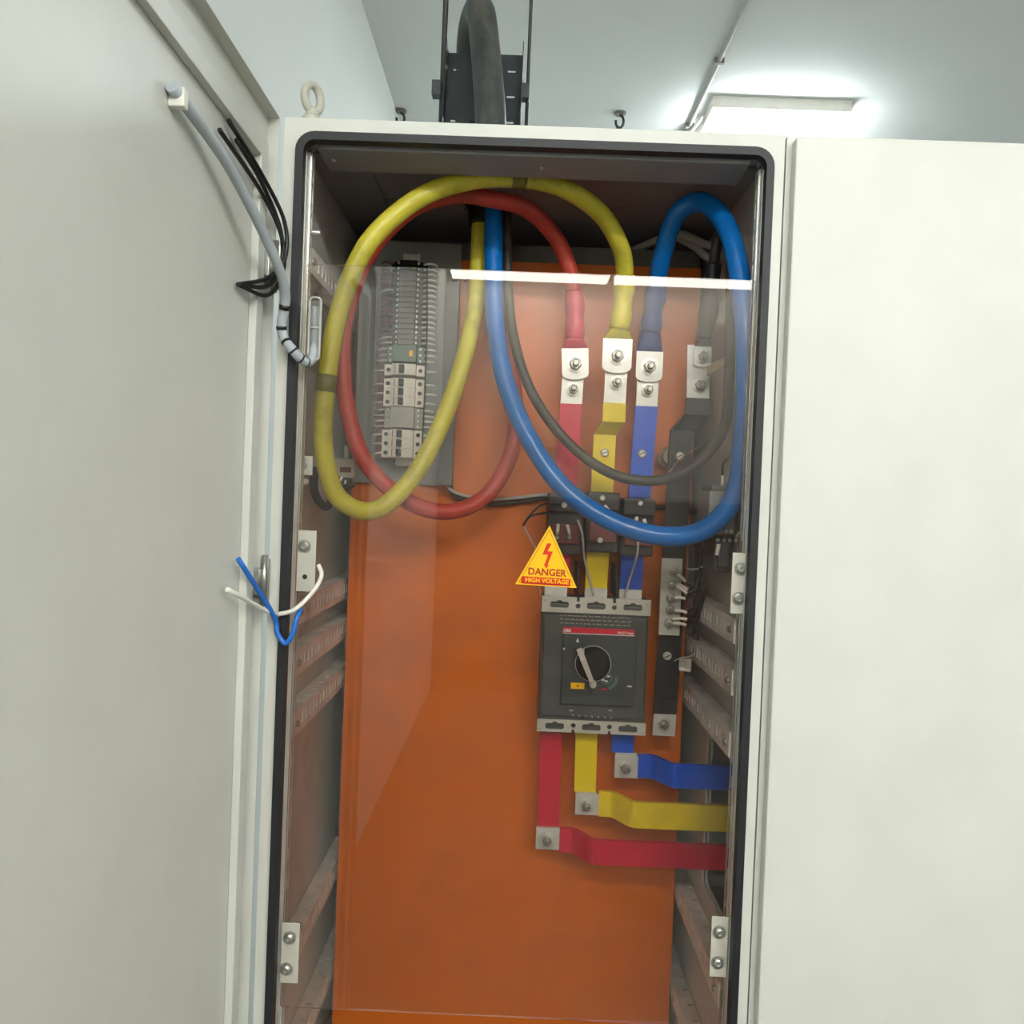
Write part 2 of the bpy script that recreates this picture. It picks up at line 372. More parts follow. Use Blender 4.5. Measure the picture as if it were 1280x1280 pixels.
for px in (417, 678): inst('screw', scr, (at(px, 195 if px < 500 else 207, .06).x, .06, 2.058), cab)
# perforated front posts
def post(sx):
    b = MB(); zs = [T0+.06+.05*k for k in range(39)]
    xf = -.3565 if sx < 0 else .3625
    b.box(xf, -W+.004 if sx < 0 else W-.004, .026, .029, T0+.05, 2.055)
    b.plate([rrect(.029, T0+.05, .0462, 2.055)]+[rrect(.033, z, .041, z+.018, .003, 2) for z in zs], (xf, 0, 0), (V((0, 1, 0)), V((0, 0, 1)), V((1 if sx < 0 else -1, 0, 0))), .002)
    part('post', b, 'zinc', cab)
post(-1); post(1)
# perforated mounting rails along both side walls
def rail(sx, z0, h=.042):
    ya = .305 if sx > 0 and z0 > 1.8 else .048
    b = MB(); xi = .360*sx; ys = [.075+.0245*k for k in range(21) if .075+.0245*k > ya+.01]
    nx = V((-sx, 0, 0))
    b.plate([rrect(ya, z0, .59, z0+h)]+[rrect(y, z0+h*.30, y+.010, z0+h*.74, .003, 2) for y in ys], (xi, 0, 0), (V((0, 1, 0)), V((0, 0, 1)), nx), .002)
    xa, xb = sorted((xi, .387*sx))
    b.plate([rrect(xa, ya, xb, .59)]+[rrect(xa+.013, y, xa+.025, y+.006, .002, 2) for y in ys[::2]], (0, 0, z0+h-.002), E3, .002)
    b.box(xa, xb, ya, .59, z0, z0+.002); b.box(xa, xb, ya-.0015, ya, z0, z0+h)
    rl = part('mounting_rail', b, 'galv', cab)
    xs_ = (.365*sx, .366*sx); part('bright_slot_backing', MB().box(min(xs_), max(xs_), ya+.012, .585, z0+.003, z0+h-.003), 'label_white', rl)  # added white strip, its colour stands in for light in the slots
    return rl
bm_ = MB().lathe((0, 0, 0), (1, 0, 0), [(0, .006), (.003, .006), (.005, .004)], 10).mesh('rail_screw', 'steel_bolt')
for z in (1.872, 1.291, 1.206, 1.104, .690, .48, .28):
    for sx in (-1, 1):
        rail(sx, z)
        for y in ((.068,) if not (sx > 0 and z > 1.8) else (.32,)): inst('rail_screw', bm_, (.358*sx, y, z+.02), cab, (0, 0, math.pi if sx > 0 else 0))
# rear vertical posts
part('rear_post', MB().box(-W+.006, -.36, .545, .59, T0+.01, 2.07), 'galv_dark', cab)
part('rear_post', MB().box(.36, W-.006, .545, .59, T0+.01, 2.07), 'galv_dark', cab)
part('rear_beam', MB().box(-.355, .355, .42, .44, 2.01, 2.045), 'galv_dark', cab)
# eye bolt on the roof corner
eb = at(386, 148, .012); eb.y = .03; eb.z = T1
b = MB().lathe(eb, (0, 0, 1), [(0, .016), (.012, .016), (.017, .012), (.026, .009)], 20)
ring = [eb+V((.0165*math.cos(a)*.55, .0165*math.cos(a)*.83, .045+.021*math.sin(a))) for a in [2*math.pi*k/28 for k in range(28)]]
b.tube(ring, .0068, 12, closed=True)
part('eye_bolt', b, 'strip_grey', cab, 'zinc eye bolt')
# door, swung open to the left
DX = -W-.006
door = part('door', MB().box(DX-.022, DX-.0185, -.80, -.004, .105, 2.095), 'paint_grey', cab, 'open light grey door with folded rim')
b = MB()
for z0, z1 in ((.105, .107), (2.093, 2.095)): b.box(DX-.0185, DX, -.80, -.004, z0, z1)
for y0, y1 in ((-.80, -.798), (-.006, -.004)): b.box(DX-.0185, DX, y0, y1, .107, 2.093)
part('door_rim', b, 'paint_grey', door)
b = MB()
for y0, y1 in ((-.765, -.735), (-.065, -.035)): b.box(DX-.0183, DX-.006, y0, y1, .16, 2.04, .002)
for z0, z1 in ((.16, .19), (2.01, 2.04)): b.box(DX-.0183, DX-.006, -.735, -.065, z0, z1, .002)
part('stiffener_frame', b, 'paint_grey', door)
for z in (1.86, 1.37, .45):
    h = MB(); h.box(DX-.004, DX+.010, -.012, -.006, z-.035, z+.035, .001); h.cyl((DX+.003, -.013, z-.04), (DX+.003, -.013, z+.04), .005, n=12)
    h.box(DX-.016, DX, -.034, -.007, z-.02, z+.02, .001)
    part('hinge', h, 'steel_bolt', door)
b = MB().box(DX-.0184, DX-.0165, -.034, -.018, 1.985, 2.045); part('paper_label', b, 'label_white', door)
# neighbouring cabinet, closed
nx0, nx1 = W+.003, W+.803
nb = thing('electrical_cabinet', 'closed light grey steel cabinet standing against the open one', 'cabinet', ((nx0+nx1)/2, .3, 0))
part('plinth', MB().box(nx0+.01, nx1-.01, .03, .58, 0, T0), 'print_dark', nb)
part('side_panel', MB().plate([rrect(.002, T0, .6, T1), rrect(.055, .775, .31, 1.07, .01, 3)], (nx0, 0, 0), (V((0, 1, 0)), V((0, 0, 1)), V((1, 0, 0))), .004), 'paint_grey', nb)
part('side_panel', MB().box(nx1-.004, nx1, .002, .6, T0, T1), 'paint_grey', nb)
part('back_panel', MB().box(nx0+.004, nx1-.004, .596, .6, T0, T1), 'paint_grey', nb)
part('roof_panel', MB().box(nx0+.004, nx1-.004, .002, .596, T1-.004, T1), 'paint_grey', nb)
part('floor_panel', MB().box(nx0+.004, nx1-.004, .002, .596, T0, T0+.004), 'paint_grey', nb)
part('front_frame', MB().plate([rrect(nx0+.004, T0+.004, nx1-.004, T1-.004), rrect(nx0+.03, T0+.03, nx1-.03, T1-.03)], (0, .004, 0), FRONT, .002), 'paint_grey', nb)
dn = part('door', MB().box(nx0+.008, nx1-.008, -.020, .001, T0+.01, T1-.012, .003), 'paint_grey', nb)
b = MB().box(nx1-.075, nx1-.045, -.026, -.021, 1.02, 1.22, .004); b.box(nx1-.069, nx1-.051, -.045, -.027, 1.10, 1.20, .004)
part('handle', b, 'black_plastic', dn, 'black swing handle')

# ------------------------------------------------------------------ orange mounting plate
PY = .40
single('mounting_plate', MB().box(-.350, .354, PY, PY+.003, .33, 2.004), 'orange_plate', 'large orange painted mounting plate filling the back of the cabinet', 'plate')

# ------------------------------------------------------------------ clear cover with its brackets and warning sign
XY = .0215
cov = thing('protective_cover', 'clear acrylic sheet bolted across the cabinet opening', 'cover', (0, XY, .64))
zt, zb = at(640, 339, XY).z, at(640, 1272, XY).z
part('sheet', MB().plate([rrect(-.3555, zb, .3615, zt, .004, 2)], (0, XY+.003, 0), FRONT, .003), 'acrylic', cov, 'clear acrylic sheet')
bscrew = MB()
bscrew.lathe((0, 0, 0), (0, -1, 0), [(0, .0105), (.0015, .0105), (.0016, .0075), (.005, .007), (.0065, .005), (.0066, .003), (.0045, .0028)], 18)
bscrew = bscrew.mesh('screw', 'steel_bolt')
for (x0, y0, x1, y1, s) in ((372, 663, 395, 739, ((380.5, 683),)), (352, 1153, 374, 1228, ((362, 1172), (358, 1211))), (914, 691, 938, 767, ((926, 711), (923, 748))), (888, 1145, 909, 1220, ((899, 1165), (897, 1203)))):
    X0, X1, Z0, Z1 = rect(x0, y0, x1, y1, XY)
    br = part('bracket', MB().box(X0, X1, XY-.0025, XY-.0002, Z0, Z1, .0006), 'strip_grey', cov, 'light grey flat bracket')
    for p in s:
        q = at(p[0], p[1], XY-.0026); inst('screw', bscrew, (q.x, XY-.0026, q.z), br)
    if len(s) == 1:
        q = at(381, 721, XY-.0026); part('screw_hole', MB().lathe((q.x, XY-.0026, q.z), (0, -1, 0), [(0, .004), (.0003, .004)], 10), 'hole_dark', br)
# warning sign stuck on the sheet
SY = XY-.0003
A, Bp, Cp = at(687, 657, SY), at(644, 730, SY), at(721, 735, SY)
sg = thing('warning_sign', 'yellow triangular high voltage warning sticker with a red lightning bolt', 'sign', ((Bp.x+Cp.x)/2, SY, Bp.z))
cen = (A+Bp+Cp)/3
def tri(s): return [((p-cen)*s) for p in (A, Bp, Cp)]
def tri2(s): return [(v.x, v.z) for v in tri(s)]
part('backing', MB().prism(tri2(1), (cen.x, SY, cen.z), FRONT, .0004), 'label_yellow', sg)
part('border_line', MB().plate([tri2(.90), tri2(.875)], (cen.x, SY-.0004, cen.z), FRONT, .0002), 'sign_text', sg)
ex = (Cp-Bp).normalized(); ez = V((0, -1, 0)); ey = ez.cross(ex).normalized(); AX = (ex, ey, ez)
def sp(px, py): p = at(px, py, SY); return V((p.x, SY-.0004, p.z))
bl = [(684, 679), (678, 693), (685, 693.5), (681, 705), (679.5, 704.5), (682.5, 711), (686, 706), (684.6, 705.6), (691, 689.5), (684.5, 689), (689.5, 679.5)]
o = sp(640, 640); pts = []
for p in bl:
    d = sp(*p)-o; pts.append((d.dot(ex), d.dot(ey)))
part('lightning_bolt', MB().prism(pts, o, AX, .0002), 'sign_red', sg, 'red lightning bolt')
q0, q1 = sp(651, 728), sp(713, 731.5); L_ = (q1-q0).length
part('red_band', MB().prism(rrect(0, -.0015, L_, .0105, .003, 3), q0, AX, .0002), 'sign_red', sg, 'red band')
c_ = sp(683.5, 719.3); part('lettering', MB().text('DANGER', c_, AX, .0155, .0003, sx=.98), 'sign_text', sg, 'DANGER lettering')
c_ = sp(683.5, 728.6)+V((0, -.0002, 0)); part('lettering', MB().text('HIGH VOLTAGE', c_, AX, .0098, .0003, sx=1.0), 'label_yellow', sg, 'HIGH VOLTAGE lettering')

# ------------------------------------------------------------------ bolts shared by the bars
def two_tone(name, a, ma, b, mb_):
    n = len(a.f); a.add(b.v, b.f); me = a.mesh(name, ma); me.materials.append(MATS[mb_])
    for p in me.polygons: p.material_index = 0 if p.index < n else 1
    return me
def bolt_mesh(r, name='bolt'):
    a = MB(); a.lathe((0, 0, 0), (0, -1, 0), [(0, r*1.6), (.0018, r*1.6), (.0019, r*1.4), (.0040, r*1.4)], 24)    # washers
    b = MB(); b.lathe((0, -.0042, 0), (0, -1, 0), [(0, r*1.15), (.0085, r*1.15), (.0095, r*.98)], 6)              # nut
    b.lathe((0, -.0135, 0), (0, -1, 0), [(0, r*.62), (.010, r*.62), (.0118, r*.45)], 14)                          # stud
    return two_tone(name, a, 'zinc', b, 'steel_bolt')
BOLT_L = bolt_mesh(.0105); BOLT_M = bolt_mesh(.0085)
SCREW_S = two_tone('screw', MB().lathe((0, 0, 0), (0, -1, 0), [(0, .0085), (.0015, .0085), (.003, .0072), (.0042, .0055)], 18), 'zinc', MB().obox((0, -.0042, 0), (V((.9, 0, .43)), V((0, 1, 0)), V((-.43, 0, .9))), (.0058, .0005, .0010)), 'print_dark')
SCREW_T = MB().lathe((0, 0, 0), (0, -1, 0), [(0, .0055), (.0015, .0055), (.003, .0035)], 14).mesh('screw', 'zinc')

# ------------------------------------------------------------------ upper busbars
BT = .008
def vbar(name, col, sleeve, label, pts, width, bare_top, bare_bot=None, bolts=(), screws=()):
    """pts: (px, py, Y) of the bar's face along its length, top first"""
    P = [at(*p) for p in pts]
    t = thing(name, label, 'busbar', P[-1])
    nb_ = bare_top; n = len(P)
    part('tinned_end', MB().ribbon(P[:nb_+1], (1, 0, 0), width, BT), 'tin', t, 'bare tinned bar end')
    end = n if bare_bot is None else n-bare_bot
    part('sleeve', MB().ribbon(P[nb_:end], (1, 0, 0), width+.0016, BT+.0016), sleeve, t, col+' insulating sleeve')
    if bare_bot: part('tinned_end', MB().ribbon(P[end-1:], (1, 0, 0), width, BT), 'tin', t, 'bare tinned bar end')
    for (px, py, Y, me) in bolts:
        q = at(px, py, Y); inst('bolt', me, q, t)
    for (px, py, Y) in screws:
        q = at(px, py, Y); inst('screw', SCREW_S, q, t)
    return t
vbar('busbar', 'red', 'sleeve_red', 'red sleeved vertical busbar with tinned top end above the breaker', [(718, 440, .318), (714, 505, .318), (706, 628, .318), (699, 700, .325), (694, 752, .325)], .042, 1, None, [(716.5, 487, .313, BOLT_M)])
vbar('busbar', 'yellow', 'sleeve_yellow', 'yellow sleeved vertical busbar with a jog below its tinned end', [(772, 430, .285), (768, 504, .285), (767, 526, .285), (756, 543, .322), (752, 620, .322), (747, 700, .325), (744, 748, .325)], .042, 1, None, [(771, 479, .280, BOLT_M)], [(756, 566, .316)])
vbar('busbar', 'blue', 'sleeve_blue', 'blue sleeved vertical busbar with tinned top end above the breaker', [(811, 450, .318), (808, 508, .318), (799, 625, .318), (790, 700, .325), (787, 756, .325)], .042, 1, None, [(810, 488, .313, BOLT_M)], [(802.5, 567, .312)])
nbar = vbar('busbar', 'black', 'sleeve_black', 'black sleeved neutral busbar with tinned ends beside the breaker', [(873, 432, .305), (872, 498, .305), (871, 518, .305), (852, 538, .325), (846, 640, .325), (838, 790, .325), (831, 892, .325), (829, 919, .325)], .044, 1, 1, [(874, 482, .300, BOLT_M), (829, 904, .320, BOLT_M)], [(849.5, 570, .319), (834, 820, .319)])
# standoff insulators behind the bars
for (px, py, lab) in ((832, 570, 'brown standoff insulator behind the black neutral busbar'),):
    q = at(px, py, .33); single('standoff_insulator', MB().lathe((q.x+.012, PY, q.z), (0, -1, 0), [(0, .018), (.02, .018), (.024, .021), (.034, .021), (.038, .016), (.066, .016)], 20), 'insulator', lab, 'insulator')

# ------------------------------------------------------------------ power cables with lugs
def cable(name, col, m, shrink, label, pts, r, lug, sleeve_from, sub=10, dirt_bands=(), bolt=BOLT_L, lugw=.052, face=None):
    P = [at(*p) for p in pts]
    for p in P: p.x = min(p.x, .371 if col == 'black' else .3695)
    path = catmull(P, sub)
    t = thing(name, label, 'cable', V((P[0].x, P[0].y, min(p.z for p in P))))
    k0 = sleeve_from*sub
    part('insulation', MB().tube(path[:k0+1], r, 18), m, t)
    sl = path[k0:]; n = len(sl)
    rs = [r+.0012+(.003*math.sin(i/n*6)**2) for i in range(n)]
    if col == 'black': rs = [.0165-.002*math.sin(i/n*9) for i in range(n)]
    part('heat_shrink', MB().tube(sl, rs, 18), shrink, t, col+' heat-shrink sleeve')
    # lug: crimped barrel flattening to a palm with a rounded end
    (px, py0, py1, Y, tilt) = lug
    top = at(px, py0, Y); bot = at(px-(py1-py0)*.045, py1, Y)
    dirv = (bot-top).normalized(); dirv = (dirv+V((tilt, 0, 0))).normalized(); length = (bot-top).length
    ey_ = -dirv; ez_ = V((0, -1, 0)); ex_ = ey_.cross(ez_).normalized(); ax = (ex_, ey_, ez_)
    hw = lugw/2
    out = [(-hw, 0), (-hw, -length*.82)]+[(hw*math.sin(math.radians(a)), -length*.82-length*.18*(math.cos(math.radians(a))*1.0-0)*1.0) for a in range(-70, 71, 14)]+[(hw, -length*.82), (hw, 0)]
    lg = part('lug', MB().prism(out, top, ax, .006), 'tin', t, 'tinned copper lug')
    # transition from the sleeve to the palm
    e = sl[-1]; b = MB(); vs = []; fs = []; nn = 16
    for i, f_ in enumerate((0, .35, .7, 1)):
        c = e.lerp(top+ez_*.003, f_)
        for k in range(nn):
            a = 2*math.pi*k/nn; rx = (r+.002)*(1-f_)+hw*.98*f_; ry = (r+.002)*(1-f_)+.0045*f_
            vs.append(c+ex_*math.cos(a)*rx+ez_*math.sin(a)*ry)
    for i in range(3):
        for k in range(nn): fs.append((i*nn+k, i*nn+(k+1) % nn, (i+1)*nn+(k+1) % nn, (i+1)*nn+k))
    fs.append(tuple(range(nn))[::-1]); fs.append(tuple(3*nn+k for k in range(nn)))
    b.add(vs, fs, True); part('lug_boot', b, shrink, t)
    cx = top+dirv*length*.52; inst('bolt', bolt, cx+ez_*.006, lg)
    for k in dirt_bands:
        seg = path[k:k+4]; part('tape_band', MB().tube(seg, r+.0008, 18), 'cable_black' if col != 'yellow' else 'shrink_black_y', t, 'dark tape band')
    return t
mat('shrink_black_y', (112, 106, 40), .5, var=.2)
GX, GY = -.085, .30
def G(dx, dy, z=2.02): return (GX+dx, GY+dy, z)
def gp(px, py, Y): return (px, py, Y)
RC = .0165
cable('power_cable', 'yellow', 'cable_yellow', 'shrink_yellow', 'thick yellow cable looping from the roof gland to the yellow busbar',
      [(601, 262, .305), (598, 330, .30), (591, 400, .28), (567, 490, .24), (530, 575, .20), (490, 625, .17), (455, 639, .145), (420, 618, .125), (405, 565, .11), (405, 510, .10), (413, 440, .098), (430, 370, .10), (462, 302, .10), (520, 250, .112), (580, 227, .126), (640, 222, .129), (700, 233, .145), (750, 266, .185), (776, 310, .225), (781, 345, .25), (779, 375, .265), (774, 412, .272)],
      RC, (772, 424, 467, .279, 0), 19, dirt_bands=(150, 93), lugw=.056)
cable('power_cable', 'red', 'cable_red', 'shrink_red', 'thick red cable looping from the roof gland to the red busbar',
      [(617, 262, .335), (622, 330, .34), (634, 430, .34), (645, 510, .335), (637, 572, .315), (605, 622, .285), (555, 640, .25), (502, 622, .225), (455, 575, .205), (434, 510, .195), (428, 450, .195), (434, 385, .20), (463, 314, .205), (514, 262, .20), (568, 244, .195), (615, 249, .20), (660, 262, .225), (695, 298, .275), (713, 340, .295), (717, 365, .30), (719, 395, .304), (718, 424, .306)],
      RC-.001, (718.5, 436, 475, .312, .06), 19, lugw=.052)
cable('power_cable', 'blue', 'cable_blue', 'shrink_blue', 'thick blue cable hanging in a deep loop to the blue busbar',
      [(617, 256, .272), (617, 330, .262), (619, 400, .25), (630, 470, .225), (657, 540, .20), (700, 605, .175), (755, 647, .155), (820, 669, .14), (876, 664, .12), (916, 625, .10), (931, 560, .085), (934, 480, .08), (931, 400, .085), (921, 325, .11), (904, 275, .14), (875, 252, .185), (846, 268, .215), (830, 312, .25), (822, 350, .28), (817, 385, .295), (813, 415, .304)],
      RC+.001, (812, 440, 478, .312, 0), 18, lugw=.052)
cable('power_cable', 'black', 'cable_black', 'shrink_black', 'slimmer black neutral cable hanging behind the blue loop',
      [(633, 264, .305), (634, 330, .305), (640, 410, .295), (662, 485, .275), (705, 548, .255), (760, 590, .24), (815, 601, .23), (865, 584, .215), (903, 540, .205), (921, 480, .20), (926, 420, .205), (922, 355, .215), (912, 305, .235), (898, 298, .255), (892, 330, .268), (889, 365, .275), (884, 400, .283), (880, 422, .29)],
      .0098, (878, 434, 459, .298, 0), 14, lugw=.034, bolt=BOLT_M)
# armoured main cable above the roof
P = [V((GX, GY, 2.06)), V((GX, GY+.005, 2.16)), at(613, 150, .335), at(610, 100, .375), at(606, 55, .42), at(602, 20, .465), at(597, 14, .53), at(589, 40, .60), at(586, 90, .66), V((-.16, .70, 2.30)), V((-.16, .70, 2.0)), V((-.16, .70, 1.2)), V((-.16, .70, .02))]
single('main_cable', MB().tube(catmull(P, 10), .031, 24), 'cable_armour', 'very thick black armoured cable arching over into the cabinet roof', 'cable')

# ------------------------------------------------------------------ cable tray above the roof
tb0, tb1 = at(599, 155, .47), at(610, 66, .50)
tx = (V((1, 0, 0)), (V((0, tb1.y-tb0.y, tb1.z-tb0.z))).normalized(), None)
tx = (tx[0], tx[1], tx[0].cross(tx[1]))
bz = V((-.115, .455, T1+.002)); Ht = (tb1.z-bz.z)*1.04
tr = thing('cable_tray', 'black perforated cable tray section hanging above the cabinet on threaded rods', 'cable tray', bz)
hw = .083
holes = []
for j in range(12):
    for i in range(4):
        cx = -.06+.04*i; cy = .02+.031*j
        if cy < Ht-.02 and (i*3+j*5) % 4 != 1 and j % 2: holes.append(rrect(cx-.009, cy-.003, cx+.009, cy+.003, .002, 2))
part('tray_bottom', MB().plate([rrect(-hw, 0, hw, Ht)]+holes, bz, tx, .0025), 'tray_black', tr)
for s in (-1, 1):
    o = bz+tx[0]*(hw*s)
    hs = [rrect(.008, .02+.05*k, .026, .029+.05*k, .002, 2) for k in range(7) if .03+.05*k < Ht]
    part('tray_side', MB().plate([rrect(0, 0, .045, Ht)]+hs, o, (tx[2], tx[1], V((1, 0, 0))), .002), 'tray_black', tr)
for (s, px, py) in ((-1, 546, 112), (1, 656, 116)):
    c = at(px, py, .48); part('hanger_bracket', MB().box(c.x-.010, c.x+.010, c.y-.012, c.y+.012, c.z-.016, c.z+.016, .002), 'tray_black', tr)
    part('threaded_rod', MB().cyl((c.x+(.006 if s > 0 else .012), c.y+.002, T1+.003), (c.x+(.006 if s > 0 else .012), c.y+.002, CEIL), .0038 if s > 0 else .006, n=10), 'cable_armour', tr)

# ------------------------------------------------------------------ moulded case breaker
X0, X1 = .051, .263; Zt, Zb = 1.328, 1.063
bk = thing('circuit_breaker', 'dark grey moulded case circuit breaker with rotary handle', 'circuit breaker', ((X0+X1)/2, .35, Zb))
part('case', MB().box(X0+.002, X1-.002, .300, PY-.001, Zb+.012, Zt-.014, .003), 'breaker_grey', bk)
part('front_step', MB().box(X0+.006, X1-.006, .292, .2995, Zb+.032, Zt-.036, .002), 'breaker_grey', bk)
fx0, fx1, fz0, fz1 = rect(703, 786, 795, 882, .284)
fc = part('front_cover', MB().box(fx0, fx1, .284, .2915, fz0, fz1, .0015), 'breaker_face', bk)
for (z0, z1, up) in ((Zt-.031, Zt, 1), (Zb, Zb+.024, -1)):
    h = z1-z0; zc = (z0+z1)/2; w_ = X1-X0
    outline = [(X0, z0), (X1, z0), (X1, z1), (X0, z1)]
    notch = []
    for f_ in (.333, .667):
        nx_ = X0+w_*f_; notch.append(nx_)
    if up > 0: outline = [(X0, z0), (X1, z0), (X1, z1)]+[p for nx_ in reversed(notch) for p in ((nx_+.003, z1), (nx_+.003, z1-.009), (nx_-.003, z1-.009), (nx_-.003, z1))]+[(X0, z1)]
    else: outline = [(X0, z0)]+[p for nx_ in notch for p in ((nx_-.003, z0), (nx_-.003, z0+.006), (nx_+.003, z0+.006), (nx_+.003, z0))]+[(X1, z0), (X1, z1), (X0, z1)]
    loops = [outline]
    for k in range(3):
        cx = X0+w_*(.163+.337*k); a = .0182; d = .0066
        loops.append([(cx-a, zc-d*.6), (cx-a+.003, zc-d), (cx+a-.003, zc-d), (cx+a, zc-d*.6), (cx+a, zc+d*.4), (cx+a-.003, zc+d*.8), (cx+.006, zc+d*.8), (cx+.003, zc+d*1.25), (cx-.003, zc+d*1.25), (cx-.006, zc+d*.8), (cx-a+.003, zc+d*.8), (cx-a, zc+d*.4)])
    for nx_ in notch: loops.append(circ(nx_, zc-.002*up, .0048, 14))
    for cx in (X0+.006, X1-.006): loops.append(circ(cx, zc+.007*up, .0014, 8))
    part('terminal_strip', MB().plate(loops, (0, .300, 0), FRONT, .004), 'strip_grey', bk, 'light grey perforated terminal strip')
    part('terminal_recess', MB().box(X0+.003, X1-.003, .3025, .36, z0+.002, z1-.002) if up > 0 else MB().box(X0+.003, X1-.003, .3025, .36, z0+.002, z1-.002), 'breaker_grey', bk)
CF = .2839
def cpt(px, py, Y=CF): return at(px, py, Y)
a_, b_ = cpt(703, 788), cpt(794, 794.5)
exb = V((1, 0, 0))
x0, x1, z0, z1 = rect(703.5, 785.5, 793.5, 792.5, CF)
part('red_stripe', MB().box(x0, x1, CF-.0004, CF, z0, z1), 'label_red', fc, 'red name stripe')
part('white_line', MB().box(x0, x1, CF-.0004, CF, z0-.0016, z0-.0002), 'print_white', fc)
part('lettering', MB().text('ABB', (x0+.008, CF-.0004, z0+.0018), FRONT, .0085, .0002), 'print_white', fc, 'ABB lettering')
part('lettering', MB().text('SACE Tmax', (x1-.018, CF-.0004, z0+.002), FRONT, .0062, .0002), 'print_white', fc, 'SACE Tmax lettering')
x0, x1, z0, z1 = rect(700, 767, 791, 781, .2918)
b = MB()
for r_ in range(3):
    x = x0
    while x < x1-.006:
        l = random.uniform(.004, .012); b.box(x, min(x+l, x1), .2915, .2919, z0+r_*.0075, z0+r_*.0075+.0016); x += l+random.uniform(.002, .004)
part('rating_print', b, 'mcb_grey', bk, 'rows of faint rating print')
# rotary handle
hc = at(741.5, 830, .28)
hd = part('dial', MB().lathe((hc.x, CF, hc.z), (0, -1, 0), [(0, .0335), (.003, .0335), (.0031, .0315), (.014, .0300), (.016, .027)], 36), 'black_plastic', bk, 'black round dial')
part('dial_ring', MB().plate([circ(hc.x, hc.z, .0350, 36), circ(hc.x, hc.z, .0338, 36)], (0, CF, 0), FRONT, .001), 'strip_grey', hd)
l0, l1 = at(724, 812, .262), at(741, 855, .255)
dv = (l1-l0).normalized(); sv = dv.cross(V((0, 1, 0))).normalized()
b = MB(); b.ribbon([l0+V((0, .006, 0)), l0.lerp(l1, .3), l0.lerp(l1, .8), l1], sv, [.010, .011, .009, .009], .012); b.lathe(l1+V((0, .006, 0)), (0, -1, 0), [(0, .0068), (.013, .0068), (.015, .005)], 18)
b.box(l0.x-.002, l0.x+.010, .262, .2675, l0.z-.012, l0.z)
part('lever', b, 'lever_grey', hd, 'pale grey switch lever')
x0, x1, z0, z1 = rect(713.5, 853.5, 730.5, 861, CF)
yl = part('yellow_label', MB().box(x0, x1, CF-.0004, CF, z0, z1), 'label_yellow', fc)
part('test_button', MB().lathe(((x0+x1)/2, CF-.0004, (z0+z1)/2), (0, -1, 0), [(0, .002), (.0006, .002)], 10), 'sign_text', yl)
q = cpt(722, 800)
part('arrow_mark', MB().prism([(-.003, -.004), (.003, -.004), (0, .004)], q, FRONT, .0003), 'print_white', fc)
q = cpt(705, 811); part('round_mark', MB().lathe(q, (0, -1, 0), [(0, .0022), (.0004, .0022)], 10), 'print_white', fc)
q = cpt(787, 858); part('oval_mark', MB().prism(rrect(-.0045, -.0016, .0045, .0016, .0014, 3), q, FRONT, .0004), 'print_white', fc)
for (px, py) in ((753, 845), (760.5, 845.5), (754, 850), (758, 851.5)):
    q = cpt(px, py); part('trip_symbol', MB().box(q.x-.0026, q.x+.0026, CF-.0005, CF, q.z-.0017, q.z+.0017), 'print_white', fc)
q = cpt(758, 848); b = MB()
for r0_, r1_, a0, a1 in ((.017, .0185, -75, 20), (.0205, .022, -75, 20), (.010, .011, -180, 160)):
    o = [(r0_*math.cos(math.radians(a)), r0_*math.sin(math.radians(a))) for a in range(a0, a1, 8)]; i_ = [(r1_*math.cos(math.radians(a)), r1_*math.sin(math.radians(a))) for a in range(a0, a1, 8)]
    b.prism(o+i_[::-1], q, FRONT, .0003)
part('trip_scale', b, 'print_green', fc, 'green dial scale')
q = cpt(755, 861.5); part('red_mark', MB().box(q.x-.006, q.x+.006, CF-.0004, CF, q.z-.0014, q.z+.0014), 'label_red', fc)
b = MB()
for i in range(7):
    q = at(716+8*i, 894+i*.6, .2918); b.box(q.x-.0015, q.x+.0015, .2915, .2919, q.z-.002, q.z+.002)
for px in (714, 763):
    q = at(px, 888, .2918); b.box(q.x-.004, q.x+.004, .2915, .2919, q.z-.0016, q.z+.0016)
part('lower_print', b, 'mcb_grey', bk)
# bare terminals and phase barriers
for (px, nm) in ((694, 'a'), (744, 'b'), (787, 'c')):
    q = at(px, 752, .322); part('terminal', MB().box(q.x-.022, q.x+.022, .313, .319, 1.322, 1.345), 'tin', bk, 'bare tinned terminal')
for px in (721, 769):
    q = at(px, 735, .33); part('phase_barrier', MB().box(q.x-.0015, q.x+.0015, .300, .398, 1.329, 1.392, .0005), 'black_plastic', bk, 'black phase barrier')

